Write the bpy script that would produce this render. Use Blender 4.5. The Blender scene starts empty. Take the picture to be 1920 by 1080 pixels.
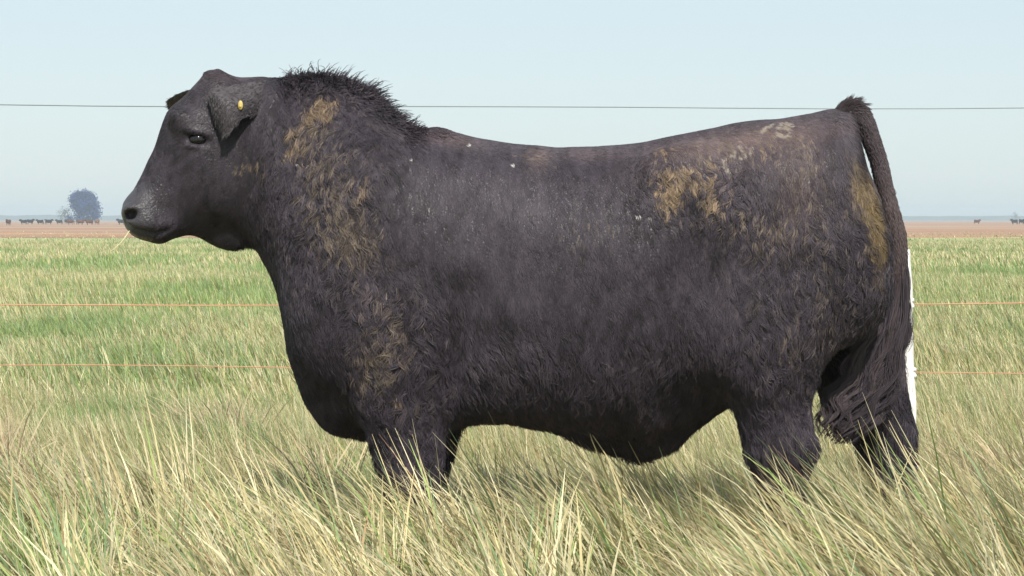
import bpy, math, random, time
import numpy as np
from mathutils import Vector, Matrix, kdtree

T0 = time.time()
rng = np.random.default_rng(7)
random.seed(7)
C = bpy.context.scene.collection
R = math.radians

# ------------------------------------------------------------------ camera, sky, sun, exposure
CAM_D, CAM_H, FPX = 7.0, 1.13, 4200.0            # metres to the bull's midline, eye height, focal length in photo pixels
cam_d = bpy.data.cameras.new('camera')
cam = bpy.data.objects.new('camera', cam_d); C.objects.link(cam)
cam.location = (0, -CAM_D, CAM_H); cam.rotation_euler = (R(90), 0, 0)
cam_d.sensor_width = 36.0; cam_d.lens = FPX / 1920 * 36
cam_d.shift_y = -128 / 1920
cam_d.clip_start = 0.1; cam_d.clip_end = 20000
sc = bpy.context.scene
sc.camera = cam
sc.render.engine = 'CYCLES'
sc.cycles.use_denoising = True
sc.cycles.max_bounces = 6; sc.cycles.diffuse_bounces = 3; sc.cycles.glossy_bounces = 2
sc.cycles.transmission_bounces = 3; sc.cycles.transparent_max_bounces = 4; sc.cycles.volume_bounces = 0
sc.view_settings.view_transform = 'Standard'; sc.view_settings.look = 'None'
sc.view_settings.gamma = 1.0; sc.view_settings.use_curve_mapping = False
sc.view_settings.exposure = 0.9

SUN_EL, SUN_AZ = R(47), R(14)                     # azimuth measured from the camera's back towards the right
sun_dir = Vector((math.sin(SUN_AZ) * math.cos(SUN_EL), -math.cos(SUN_AZ) * math.cos(SUN_EL), math.sin(SUN_EL)))
sd = bpy.data.lights.new('sun', 'SUN'); sd.energy = 3.0; sd.angle = R(1.2); sd.color = (1.0, 0.95, 0.88)
sun = bpy.data.objects.new('sun', sd); C.objects.link(sun)
sun.rotation_euler = sun_dir.to_track_quat('Z', 'Y').to_euler()
world = bpy.data.worlds.new('World'); sc.world = world; world.use_nodes = True
wn, wl = world.node_tree.nodes, world.node_tree.links
bg = wn['Background']; bg.inputs['Strength'].default_value = 0.12
sky = wn.new('ShaderNodeTexSky'); sky.sky_type = 'NISHITA'; sky.sun_disc = False
sky.sun_elevation = SUN_EL; sky.sun_rotation = math.atan2(sun_dir.x, sun_dir.y)
sky.air_density = 1.0; sky.dust_density = 0.6; sky.ozone_density = 1.0
veil = wn.new('ShaderNodeMix'); veil.data_type = 'RGBA'            # even milky haze over the whole sky
veil.inputs[0].default_value = .84
veil.inputs[7].default_value = (2.72, 3.15, 3.36, 1)
wl.new(sky.outputs['Color'], veil.inputs[6]); wl.new(veil.outputs[2], bg.inputs['Color'])

# ------------------------------------------------------------------ helpers
def W(px, py, y=0.0):
    """A point read off the photograph, at depth y behind the bull's midline, in metres."""
    k = (CAM_D + y) / FPX
    return ((px - 960) * k, y, CAM_H + (412 - py) * k)

def curve(xs, ys):
    """Monotone cubic through the given points."""
    xs = np.asarray(xs, float); ys = np.asarray(ys, float)
    h = np.diff(xs); d = np.diff(ys) / h
    m = np.zeros_like(ys)
    for i in range(1, len(ys) - 1):
        if d[i-1] * d[i] > 0:
            w1 = 2*h[i] + h[i-1]; w2 = h[i] + 2*h[i-1]
            m[i] = (w1 + w2) / (w1/d[i-1] + w2/d[i])
    m[0] = d[0]; m[-1] = d[-1]
    def f(x):
        x = np.clip(x, xs[0], xs[-1])
        i = np.clip(np.searchsorted(xs, x, side='right') - 1, 0, len(xs) - 2)
        t = (x - xs[i]) / h[i]
        t2, t3 = t*t, t*t*t
        return (2*t3-3*t2+1)*ys[i] + (t3-2*t2+t)*h[i]*m[i] + (-2*t3+3*t2)*ys[i+1] + (t3-t2)*h[i]*m[i+1]
    return f

_perm = np.random.default_rng(3).random((256, 256)).astype(np.float32)
def noise2(x, y):
    xi = np.floor(x).astype(int); yi = np.floor(y).astype(int)
    fx, fy = x - xi, y - yi
    fx = fx*fx*(3-2*fx); fy = fy*fy*(3-2*fy)
    g = lambda a, b: _perm[a & 255, b & 255]
    return (g(xi, yi)*(1-fx)+g(xi+1, yi)*fx)*(1-fy) + (g(xi, yi+1)*(1-fx)+g(xi+1, yi+1)*fx)*fy
def fbm2(x, y, o=3):
    s = 0; a = 0.5; t = 0
    for k in range(o):
        s = s + a*noise2(x*2**k + 17.3*k, y*2**k + 9.1*k); t += a; a *= 0.5
    return s / t

def mesh_np(name, V, F, smooth=True, colors=None):
    """A mesh from numpy vertices and quads (or triangles)."""
    me = bpy.data.meshes.new(name)
    V = np.ascontiguousarray(V, dtype=np.float32); F = np.ascontiguousarray(F, dtype=np.int32)
    n = F.shape[1]
    me.vertices.add(len(V)); me.vertices.foreach_set('co', V.ravel())
    me.loops.add(F.size); me.loops.foreach_set('vertex_index', F.ravel())
    me.polygons.add(len(F)); me.polygons.foreach_set('loop_start', np.arange(0, F.size, n, dtype=np.int32))
    me.update(calc_edges=True)
    if smooth: me.polygons.foreach_set('use_smooth', np.ones(len(F), bool))
    if colors is not None:
        a = me.color_attributes.new('tint', 'FLOAT_COLOR', 'POINT')
        c = np.ones((len(V), 4), np.float32); c[:, :3] = colors
        a.data.foreach_set('color', c.ravel())
    return me

def obj(name, me, mat, parent=None):
    o = bpy.data.objects.new(name, me); C.objects.link(o)
    if mat is not None and me is not None and len(me.materials) == 0: me.materials.append(mat)
    if parent is not None: o.parent = parent
    return o

def tag(o, label=None, cat=None, group=None, kind=None):
    if label: o['label'] = label
    if cat: o['category'] = cat
    if group: o['group'] = group
    if kind: o['kind'] = kind
    return o

def empty(name, loc=(0, 0, 0)):
    o = bpy.data.objects.new(name, None); C.objects.link(o); o.location = loc
    return o

def mat_new(name, color=(.5, .5, .5), rough=.6, spec=.3, attr=None):
    m = bpy.data.materials.new(name); m.use_nodes = True
    b = m.node_tree.nodes['Principled BSDF']
    b.inputs['Base Color'].default_value = (*color, 1); b.inputs['Roughness'].default_value = rough
    b.inputs['Specular IOR Level'].default_value = spec
    if attr:
        a = m.node_tree.nodes.new('ShaderNodeAttribute'); a.attribute_name = attr
        m.node_tree.links.new(a.outputs['Color'], b.inputs['Base Color'])
    return m

def tube_np(pts, rad, seg=8, cap=True):
    """Vertices and quads of a tube through pts with a radius per point."""
    pts = np.asarray(pts, float); rad = np.broadcast_to(np.asarray(rad, float), (len(pts),))
    t = np.gradient(pts, axis=0); t /= np.linalg.norm(t, axis=1)[:, None] + 1e-12
    up = np.array([0, 0, 1.0]) if abs(t[0, 2]) < .9 else np.array([1.0, 0, 0])
    V = []
    for p, d, r in zip(pts, t, rad):
        a = np.cross(d, up); a /= np.linalg.norm(a); b = np.cross(a, d); up = b
        for k in range(seg):
            th = 2*math.pi*k/seg
            V.append(p + r*(math.cos(th)*a + math.sin(th)*b))
    F = []
    for i in range(len(pts)-1):
        for k in range(seg):
            k2 = (k+1) % seg
            F.append((i*seg+k, i*seg+k2, (i+1)*seg+k2, (i+1)*seg+k))
    if cap:
        n = len(pts)-1
        for k in range(0, seg-2, 2):
            F.append((0, (k+2) % seg, k+1, 0 if k == 0 else k)) if False else None
    return np.array(V), np.array(F)

#@@GROUND
# ------------------------------------------------------------------ ground and far field
def ground_material():
    m = bpy.data.materials.new('pasture_soil_and_sward'); m.use_nodes = True
    nt = m.node_tree; N, L = nt.nodes, nt.links
    b = N['Principled BSDF']; b.inputs['Roughness'].default_value = .9; b.inputs['Specular IOR Level'].default_value = .1
    tc = N.new('ShaderNodeTexCoord')
    mp = N.new('ShaderNodeMapping'); L.new(tc.outputs['Object'], mp.inputs['Vector'])
    n1 = N.new('ShaderNodeTexNoise'); n1.inputs['Scale'].default_value = .09; n1.inputs['Detail'].default_value = 6
    n2 = N.new('ShaderNodeTexNoise'); n2.inputs['Scale'].default_value = 1.3; n2.inputs['Detail'].default_value = 8
    n2.inputs['Roughness'].default_value = .7
    for n in (n1, n2): L.new(mp.outputs['Vector'], n.inputs['Vector'])
    mx = N.new('ShaderNodeMath'); mx.operation = 'MULTIPLY_ADD'; mx.inputs[1].default_value = .45
    L.new(n2.outputs['Fac'], mx.inputs[0])
    ml = N.new('ShaderNodeMath'); ml.operation = 'MULTIPLY'; ml.inputs[1].default_value = .55
    L.new(n1.outputs['Fac'], ml.inputs[0]); L.new(ml.outputs[0], mx.inputs[2])
    cr = N.new('ShaderNodeValToRGB'); e = cr.color_ramp.elements
    e[0].position = .38; e[0].color = (.20, .26, .10, 1); e[1].position = .62; e[1].color = (.46, .42, .24, 1)
    k = e.new(.5); k.color = (.32, .34, .16, 1)
    L.new(mx.outputs[0], cr.inputs['Fac']); L.new(cr.outputs['Color'], b.inputs['Base Color'])
    bp = N.new('ShaderNodeBump'); bp.inputs['Strength'].default_value = .6; bp.inputs['Distance'].default_value = .15
    L.new(n2.outputs['Fac'], bp.inputs['Height']); L.new(bp.outputs['Normal'], b.inputs['Normal'])
    return m

def earth_material():
    m = bpy.data.materials.new('dry_reddish_earth'); m.use_nodes = True
    nt = m.node_tree; N, L = nt.nodes, nt.links
    b = N['Principled BSDF']; b.inputs['Roughness'].default_value = .95; b.inputs['Specular IOR Level'].default_value = .1
    tc = N.new('ShaderNodeTexCoord'); mp = N.new('ShaderNodeMapping'); mp.inputs['Scale'].default_value = (.008, .022, 1)
    L.new(tc.outputs['Object'], mp.inputs['Vector'])
    n1 = N.new('ShaderNodeTexNoise'); n1.inputs['Scale'].default_value = 1; n1.inputs['Detail'].default_value = 5
    L.new(mp.outputs['Vector'], n1.inputs['Vector'])
    cr = N.new('ShaderNodeValToRGB'); e = cr.color_ramp.elements
    e[0].position = .35; e[0].color = (.31, .175, .115, 1); e[1].position = .65; e[1].color = (.37, .32, .235, 1)
    k = e.new(.5); k.color = (.35, .21, .135, 1)
    L.new(n1.outputs['Fac'], cr.inputs['Fac']); L.new(cr.outputs['Color'], b.inputs['Base Color'])
    return m

# pasture sheet, lightly uneven close by, reaching past the horizon
gx = np.concatenate([np.linspace(-4500, -60, 12), np.linspace(-50, 50, 101), np.linspace(60, 4500, 12)])
gy = np.concatenate([np.linspace(-120, -12, 8), np.linspace(-10, 60, 141), np.geomspace(64, 4500, 30)])
GX, GY = np.meshgrid(gx, gy, indexing='ij')
def ground_z(x, y):
    far = np.clip((np.hypot(x, y + 3) - 3.5) / 6, 0, 1) * np.clip((70 - np.abs(y)) / 30, 0, 1) * np.clip((60 - np.abs(x)) / 20, 0, 1)
    return (fbm2(x*.35 + 40, y*.35 + 40, 3) - .5) * .14 * far
GZ = ground_z(GX, GY)
nx_, ny_ = GX.shape
idx = np.arange(nx_*ny_).reshape(nx_, ny_)
F = np.stack([idx[:-1, :-1], idx[1:, :-1], idx[1:, 1:], idx[:-1, 1:]], -1).reshape(-1, 4)
ground = obj('pasture_ground', mesh_np('pasture_ground', np.stack([GX, GY, GZ], -1).reshape(-1, 3), F), ground_material())
tag(ground, 'green and straw coloured pasture stretching to the horizon', kind='structure')

def field_edge(x):
    return 128 + 34*(fbm2(x*.02 + 3, x*0 + 5.5, 5) - .5) * 2 + np.where(x < 0, 0, 22)
fx = np.linspace(-4400, 4400, 881)
rows = [field_edge(fx) + o for o in (0, 40, 120, 400, 1200, 4300)]
V = np.concatenate([np.stack([fx, r, np.full_like(fx, .06 if i else .012)], -1) for i, r in enumerate(rows)])
n = len(fx); idx = np.arange(len(rows)*n).reshape(len(rows), n)
F = np.stack([idx[:-1, :-1], idx[:-1, 1:], idx[1:, 1:], idx[1:, :-1]], -1).reshape(-1, 4)
field = obj('bare_field', mesh_np('bare_field', V, F), earth_material())
tag(field, 'bare reddish brown field beyond the green pasture', kind='structure')

#@@BULL
# ------------------------------------------------------------------ the bull: signed field of the body
def smin(a, b, k):
    h = np.clip(.5 + .5*(b - a)/k, 0, 1)
    return b*(1-h) + a*h - k*h*(1-h)
def smax(a, b, k): return -smin(-a, -b, k)

KS = CAM_D / FPX
def pz(py, y=0.0): return CAM_H + (412 - py) * (CAM_D + y) / FPX
def pxx(px, y=0.0): return (px - 960) * (CAM_D + y) / FPX

#        px   top  bottom widest  half-width  n_up  n_low
TRUNK = [(395, 170, 400, 280, .05, 2.0, 2.0),
         (430, 150, 436, 290, .11, 1.9, 2.0),
         (470, 145, 458, 300, .145, 1.8, 2.0),
         (495, 145, 488, 310, .165, 1.8, 2.0),
         (515, 146, 530, 330, .18, 1.8, 2.0),
         (530, 146, 585, 355, .195, 1.75, 2.0),
         (543, 146, 665, 390, .21, 1.7, 2.0),
         (565, 143, 716, 420, .23, 1.7, 2.0),
         (600, 143, 764, 445, .262, 1.7, 2.0),
         (640, 151, 803, 465, .29, 1.75, 2.0),
         (690, 172, 818, 480, .312, 1.8, 2.1),
         (735, 209, 822, 490, .328, 1.9, 2.2),
         (770, 236, 812, 495, .337, 2.0, 2.2),
         (830, 246, 795, 510, .35, 2.1, 2.7),
         (900, 261, 784, 530, .368, 2.2, 3.0),
         (1000, 274, 790, 545, .392, 2.3, 3.0),
         (1060, 280, 799, 548, .40, 2.3, 2.9),
         (1110, 278, 809, 545, .402, 2.3, 2.6),
         (1190, 268, 818, 535, .40, 2.3, 2.2),
         (1290, 250, 795, 512, .385, 2.4, 1.9),
         (1370, 236, 757, 492, .37, 2.4, 1.9),
         (1450, 223, 712, 470, .352, 2.4, 1.9),
         (1520, 211, 668, 452, .33, 2.2, 1.9),
         (1560, 203, 642, 440, .305, 2.0, 1.9),
         (1590, 203, 615, 440, .262, 1.75, 2.0),
         (1602, 250, 600, 440, .225, 2.0, 2.0),
         (1612, 302, 590, 440, .21, 2.0, 2.0),
         (1629, 352, 565, 445, .155, 2.0, 2.0),
         (1642, 400, 520, 450, .09, 2.0, 2.0),
         (1652, 430, 475, 452, .03, 2.0, 2.0)]
_t = np.array(TRUNK)
_tx = pxx(_t[:, 0])
TR = [curve(_tx, pz(_t[:, 1])), curve(_tx, pz(_t[:, 2])), curve(_tx, pz(_t[:, 3])), curve(_tx, _t[:, 4]), curve(_tx, _t[:, 5]), curve(_tx, _t[:, 6])]

def f_trunk(x, y, z):
    xc = np.clip(x, _tx[0], _tx[-1])
    top, bot, mid, hw, nu, nl = [c(xc) for c in TR]
    dz = z - mid; up = dz > 0
    H = np.maximum(np.where(up, top - mid, mid - bot), 1e-3); n = np.where(up, nu, nl)
    rho = ((np.abs(y)/hw)**n + (np.abs(dz)/H)**n)**(1/n)
    f = (rho - 1) * np.minimum(hw, H)
    e = np.abs(x - xc)
    return np.where(e > 0, np.hypot(np.maximum(f, 0), e), f)

def loft_z(stations, yc):
    """A limb: stations are (px, py, half-width px, lateral half-width m[, lateral offset m]) read at depth yc."""
    s = sorted(stations, key=lambda a: -a[1])
    k = (CAM_D + yc) / FPX
    zs = np.array([pz(a[1], yc) for a in s])
    cx = curve(zs, [pxx(a[0], yc) for a in s]); hx = curve(zs, [a[2]*k for a in s]); hy = curve(zs, [a[3] for a in s])
    cy = curve(zs, [yc + (a[4] if len(a) > 4 else 0) for a in s])
    def f(x, y, z):
        zc = np.clip(z, zs[0], zs[-1])
        a, b = hx(zc), hy(zc)
        rho = np.sqrt(((x - cx(zc))/a)**2 + ((y - cy(zc))/b)**2)
        v = (rho - 1)*np.minimum(a, b)
        e = np.abs(z - zc)
        return np.where(e > 0, np.hypot(np.maximum(v, 0), e), v)
    f.box = (min(pxx(a[0]-a[2], yc) for a in s)-.1, max(pxx(a[0]+a[2], yc) for a in s)+.1, zs[0]-.1, zs[-1]+.12)
    return f

near_hind = loft_z([(1505, 380, 95, .06), (1515, 450, 128, .115), (1505, 540, 138, .135), (1470, 630, 108, .13), (1452, 690, 86, .115),
                    (1448, 745, 74, .095), (1456, 800, 69, .08), (1466, 838, 68, .078), (1466, 885, 52, .062), (1466, 950, 39, .05),
                    (1466, 1030, 35, .047), (1458, 1065, 42, .056), (1448, 1090, 44, .058), (1440, 1112, 54, .066)], -.21)
far_hind = loft_z([(1510, 400, 100, .09), (1535, 500, 120, .13), (1575, 590, 108, .13), (1606, 660, 88, .115), (1616, 720, 80, .10),
                   (1628, 765, 78, .09), (1650, 805, 66, .08), (1664, 850, 56, .068), (1674, 900, 42, .056), (1676, 960, 35, .048), (1676, 1000, 34, .047),
                   (1668, 1025, 40, .055), (1656, 1066, 50, .064)], .21)
near_fore = loft_z([(735, 420, 80, .05), (738, 500, 104, .09), (742, 590, 104, .11), (748, 670, 92, .108), (752, 740, 82, .1), (760, 800, 74, .088),
                    (764, 850, 64, .076), (768, 890, 56, .07), (770, 930, 44, .056), (772, 1000, 38, .05), (771, 1050, 44, .058), (764, 1085, 46, .058), (756, 1108, 56, .068)], -.215)
far_fore = loft_z([(790, 560, 90, .09), (796, 660, 88, .105), (798, 740, 78, .1), (796, 800, 70, .088), (792, 850, 58, .076), (788, 890, 50, .068),
                   (788, 940, 40, .054), (788, 1000, 36, .05), (784, 1035, 46, .06), (778, 1066, 54, .066)], .20)
LIMBS = [near_hind, far_hind, near_fore, far_fore]

def ell(c, r, rot=0.0):
    c = np.array(c); ca, sa = math.cos(rot), math.sin(rot)
    def f(x, y, z):
        dx, dz = x - c[0], z - c[2]
        u = ca*dx + sa*dz; w = -sa*dx + ca*dz
        q = np.sqrt((u/r[0])**2 + ((y - c[1])/r[1])**2 + (w/r[2])**2)
        return (q - 1)*min(r)
    return f

# head, built straight and then turned a little towards the camera
HEAD_YAW = R(11); HP = np.array([pxx(455), 0.0])
HEAD = [((231, 398), (240, 428), .055), ((233, 384), (250, 441), .084), ((241, 370), (275, 451), .100), ((253, 356), (303, 456), .102),
        ((266, 333), (330, 446), .090), ((280, 303), (362, 440), .088), ((294, 272), (400, 440), .099), ((304, 240), (432, 432), .117),
        ((318, 208), (458, 405), .128), ((345, 183), (478, 355), .128), ((372, 154), (490, 290), .112), ((392, 134), (490, 230), .085), ((412, 132), (480, 190), .05)]
_F = np.array([[pxx(a[0][0]), pz(a[0][1])] for a in HEAD]); _U = np.array([[pxx(a[1][0]), pz(a[1][1])] for a in HEAD])
_tt = np.linspace(0, len(HEAD)-1, 61); _ii = np.arange(len(HEAD))
_F = np.stack([curve(_ii, _F[:, k])(_tt) for k in (0, 1)], -1); _U = np.stack([curve(_ii, _U[:, k])(_tt) for k in (0, 1)], -1)
_HW = curve(_ii, [a[2] for a in HEAD])(_tt)
_Cc = (_F + _U)/2; _H = np.linalg.norm(_F - _U, axis=1)/2; _N = (_F - _U)/(2*_H[:, None])

def head_local(x, y):
    c, s = math.cos(-HEAD_YAW), math.sin(-HEAD_YAW)
    dx, dy = x - HP[0], y - HP[1]
    return HP[0] + c*dx - s*dy, HP[1] + s*dx + c*dy
def head_world(p):
    c, s = math.cos(HEAD_YAW), math.sin(HEAD_YAW)
    dx, dy = p[0] - HP[0], p[1] - HP[1]
    return np.array([HP[0] + c*dx - s*dy, HP[1] + s*dx + c*dy, p[2]])
def hl(px, py, y): return (pxx(px), y, pz(py))     # a point in the straight head's own frame

brow = [ell(hl(352, 238, s*.093), (.066, .026, .036), R(-35)) for s in (-1, 1)]
cheek = [ell(hl(425, 335, s*.085), (.095, .045, .115), R(-30)) for s in (-1, 1)]
socket = [ell(hl(367, 264, s*.132), (.034, .032, .021), R(-8)) for s in (-1, 1)]
lid_low = [ell(hl(366, 278, s*.109), (.036, .016, .009), R(-6)) for s in (-1, 1)]
lid_up = [ell(hl(365, 250, s*.113), (.042, .018, .010), R(-14)) for s in (-1, 1)]
nostril = [ell(hl(247, 403, s*.082), (.021, .034, .0155), R(20)) for s in (-1, 1)]
nost_rim = [ell(hl(250, 391, s*.075), (.03, .022, .013), R(15)) for s in (-1, 1)]
upper_lip = [ell(hl(288, 420, s*.078), (.058, .028, .034), R(-12)) for s in (-1, 1)]
def capsules(pts, r):
    P = [np.array(p) for p in pts]
    def f(x, y, z):
        d = None
        for a, b in zip(P[:-1], P[1:]):
            ab = b - a; L2 = ab @ ab
            t = np.clip(((x-a[0])*ab[0] + (y-a[1])*ab[1] + (z-a[2])*ab[2])/L2, 0, 1)
            e = np.sqrt((x-a[0]-t*ab[0])**2 + (y-a[1]-t*ab[1])**2 + (z-a[2]-t*ab[2])**2)
            d = e if d is None else np.minimum(d, e)
        return d - r
    return f
mouth = [capsules([hl(234, 417, s*.03), hl(245, 428, s*.076), hl(268, 435, s*.092), hl(296, 437, s*.096), hl(320, 429, s*.090), hl(342, 419, s*.088)], .011) for s in (-1, 1)]

def f_head(x, y, z):
    x, y = head_local(x, y)
    # which pair of stations the point lies between (the stations fan out like the ribs of a fan)
    D = _U - _F
    j = np.zeros(x.shape, int); tt = np.zeros(x.shape); found = np.zeros(x.shape, bool)
    g0 = D[0, 0]*(z-_F[0, 1]) - D[0, 1]*(x-_F[0, 0]); first = g0
    for i in range(len(_Cc)-1):
        g1 = D[i+1, 0]*(z-_F[i+1, 1]) - D[i+1, 1]*(x-_F[i+1, 0])
        u = (~found) & (g0 >= 0) & (g1 < 0)
        j[u] = i; tt[u] = (g0[u]/(g0[u]-g1[u])); found |= u; g0 = g1
    before = (~found) & (first < 0); after = (~found) & (first >= 0)
    j[after] = len(_Cc)-2; tt[after] = 1.0
    lin = lambda A: A[j]*(1-tt) + A[j+1]*tt
    cx, cz, nx, nz, h, hw = lin(_Cc[:, 0]), lin(_Cc[:, 1]), lin(_N[:, 0]), lin(_N[:, 1]), lin(_H), lin(_HW)
    v = (x-cx)*nx + (z-cz)*nz
    al = -(x-cx)*nz + (z-cz)*nx                       # along-axis remainder, only beyond the ends
    s = np.clip((j + tt)/60, 0, 1)
    # jaw narrower than the forehead
    wv = hw*np.where(v < 0, 1 - .28*np.clip(-v/h, 0, 1)*np.clip((s-.25)*4, 0, 1), 1 - .06*np.clip(v/h, 0, 1))
    n = 2.35
    rho = ((np.abs(y)/wv)**n + (np.abs(v)/h)**n)**(1/n)
    f = (rho-1)*np.minimum(h, hw)
    end = before | after
    f = np.where(end, np.hypot(np.maximum(f, 0), np.abs(al)), f)
    pu = 960 + x/KS; pv = 412 - (z - CAM_H)/KS
    f = f + .0028*np.exp(-((pu-425)/22)**2)*np.exp(-((pv-345)/75)**2)*np.sin(pu*.33 + .02*pv) + .0022*np.exp(-(((pu-350)/45)**2 + ((pv-300)/30)**2))*np.sin(.16*pu+.22*pv)
    for s_ in (0, 1):
        f = smin(f, brow[s_](x, y, z), .03); f = smin(f, cheek[s_](x, y, z), .04)
        f = smin(f, upper_lip[s_](x, y, z), .025); f = smin(f, nost_rim[s_](x, y, z), .018)
        f = smax(f, -socket[s_](x, y, z), .012)
        f = smin(f, lid_low[s_](x, y, z), .008); f = smin(f, lid_up[s_](x, y, z), .008)
        f = smax(f, -nostril[s_](x, y, z), .009); f = smax(f, -mouth[s_](x, y, z), .010)
    return f

shoulder = [ell((pxx(690, s*.25), s*.235, pz(500)), (.20, .105, .30), R(-14)) for s in (-1, 1)]
point_sh = [ell((pxx(640, s*.2), s*.19, pz(600)), (.12, .10, .13)) for s in (-1, 1)]
hook = [ell((pxx(1290), s*.275, pz(345)), (.15, .07, .10), R(-10)) for s in (-1, 1)]
stifle = [ell((pxx(1400, -.25), s*.27, pz(630)), (.12, .085, .17), R(10)) for s in (-1, 1)]
butt = [ell((pxx(1570), s*.17, pz(470)), (.135, .12, .26), R(4)) for s in (-1, 1)]
sheath = ell((pxx(1184), 0, pz(806)), (.13, .055, .056), R(-4))
dewlap = ell((pxx(428), -.012, pz(434)), (.072, .035, .056), R(-10))
brisket = ell((pxx(655), 0, pz(715)), (.11, .13, .13), R(-28))
hollow = [ell((pxx(1310), s*.47, pz(520)), (.11, .10, .17)) for s in (-1, 1)]
flank_fold = [ell((pxx(1305, -.3), s*.40, pz(765)), (.15, .17, .125), R(28)) for s in (-1, 1)]
elbow = [ell((pxx(848), s*.44, pz(700)), (.05, .125, .19), R(-8)) for s in (-1, 1)]

def box_eval(acc, fn, k, x, y, z, box):
    m = (x > box[0]) & (x < box[1]) & (z > box[2]) & (z < box[3])
    acc[m] = smin(acc[m], fn(x[m], y[m], z[m]), k)

def f_body(x, y, z):
    f = f_trunk(x, y, z)
    for g, k in ((shoulder, .10), (point_sh, .10), (hook, .09), (stifle, .10), (butt, .08)):
        for e in g: f = smin(f, e(x, y, z), k)
    f = smin(f, brisket(x, y, z), .08)
    for e in hollow: f = smax(f, -e(x, y, z), .10)
    f = smin(f, sheath(x, y, z), .11); f = smin(f, dewlap(x, y, z), .022)
    for l in LIMBS: box_eval(f, l, .055, x, y, z, l.box)
    for e in elbow + flank_fold: f = smax(f, -e(x, y, z), .05)
    box_eval(f, f_head, .035, x, y, z, (-9, pxx(560), pz(520), 9))
    # loose skin: upright folds on the neck behind the jaw, shallow ripples over the ribs
    pxv = 960 + x/KS; pyv = 412 - (z - CAM_H)/KS
    fold = np.exp(-((pxv-510)/38)**2)*np.exp(-((pyv-320)/110)**2)
    f = f + .005*fold*np.sin(pxv*.2 + .03*pyv + 5*fbm2(pxv*.02, pyv*.012, 2))
    f = f + .003*np.exp(-((pxv-1010)/170)**2)*np.exp(-((pyv-480)/140)**2)*np.sin(pxv*.085 + .02*pyv + 4*fbm2(pxv*.008, pyv*.008, 2))
    f = f + .008*(fbm2(x*7+31, z*7+12, 2) - .5)*2*np.clip((pxv-470)/60, 0, 1)
    return f

def surface_nets(fn, lo, hi, h, coarse=4):
    lo = np.array(lo); n = np.ceil((np.array(hi) - lo)/(h*coarse)).astype(int)*coarse + 1
    ax = [lo[i] + h*np.arange(n[i]) for i in range(3)]
    c = [a[::coarse] for a in ax]
    X, Y, Z = np.meshgrid(*c, indexing='ij')
    Fc = fn(X.ravel(), Y.ravel(), Z.ravel()).reshape(X.shape)
    mn, mx = Fc.copy(), Fc.copy()
    for a in range(3):
        pm = np.pad(mn, [(1, 1) if i == a else (0, 0) for i in range(3)], mode='edge'); px_ = np.pad(mx, [(1, 1) if i == a else (0, 0) for i in range(3)], mode='edge')
        sl = lambda q, d: q[tuple(slice(d, d + mn.shape[a]) if i == a else slice(None) for i in range(3))]
        mn = np.minimum(np.minimum(sl(pm, 0), sl(pm, 1)), sl(pm, 2)); mx = np.maximum(np.maximum(sl(px_, 0), sl(px_, 1)), sl(px_, 2))
    act = ((mn < 0) & (mx > 0)) | (np.abs(Fc) < h*coarse*.7)
    up = lambda A: np.repeat(np.repeat(np.repeat(A, coarse, 0), coarse, 1), coarse, 2)
    off = coarse//2
    Fu = np.empty(n, np.float32); Au = np.zeros(n, bool)
    U, A2 = up(Fc), up(act)
    Fu[...] = U[off:off+n[0], off:off+n[1], off:off+n[2]]; Au[...] = A2[off:off+n[0], off:off+n[1], off:off+n[2]]
    I = np.nonzero(Au)
    Fu[I] = fn(ax[0][I[0]], ax[1][I[1]], ax[2][I[2]])
    S = Fu < 0
    cs = [(i, j, k) for i in (0, 1) for j in (0, 1) for k in (0, 1)]
    sl = lambda A, o: A[o[0]:A.shape[0]-1+o[0], o[1]:A.shape[1]-1+o[1], o[2]:A.shape[2]-1+o[2]]
    cnt = sum(sl(S, o).astype(np.int8) for o in cs)
    cell = np.nonzero((cnt > 0) & (cnt < 8))
    ci = np.stack(cell, -1)
    val = {o: Fu[ci[:, 0]+o[0], ci[:, 1]+o[1], ci[:, 2]+o[2]].astype(float) for o in cs}
    acc = np.zeros((len(ci), 3)); num = np.zeros(len(ci))
    for o in cs:
        for a in range(3):
            if o[a] == 0:
                q = list(o); q[a] = 1; q = tuple(q)
                v0, v1 = val[o], val[q]; m = (v0 < 0) != (v1 < 0)
                t = v0[m]/(v0[m]-v1[m])
                p = np.tile(np.array(o, float), (m.sum(), 1)); p[:, a] = t
                acc[m] += p; num[m] += 1
    V = lo + h*(ci + acc/num[:, None])
    vid = -np.ones(np.array(Fu.shape)-1, np.int64); vid[cell] = np.arange(len(ci))
    quads = []
    for a in range(3):
        b, c_ = (a+1) % 3, (a+2) % 3
        s0 = S[tuple(slice(0, -1) if i == a else slice(None) for i in range(3))]
        s1 = S[tuple(slice(1, None) if i == a else slice(None) for i in range(3))]
        e = np.stack(np.nonzero(s0 != s1), -1)
        ok = (e[:, b] > 0) & (e[:, c_] > 0) & (e[:, b] < vid.shape[b]) & (e[:, c_] < vid.shape[c_]); e = e[ok]
        d = s0[tuple(e.T)]
        def g(db, dc):
            q = e.copy(); q[:, b] += db; q[:, c_] += dc
            return vid[tuple(q.T)]
        Q = np.stack([g(-1, -1), g(0, -1), g(0, 0), g(-1, 0)], -1)
        Q[~d] = Q[~d][:, ::-1]
        quads.append(Q)
    return V, np.concatenate(quads)

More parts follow.
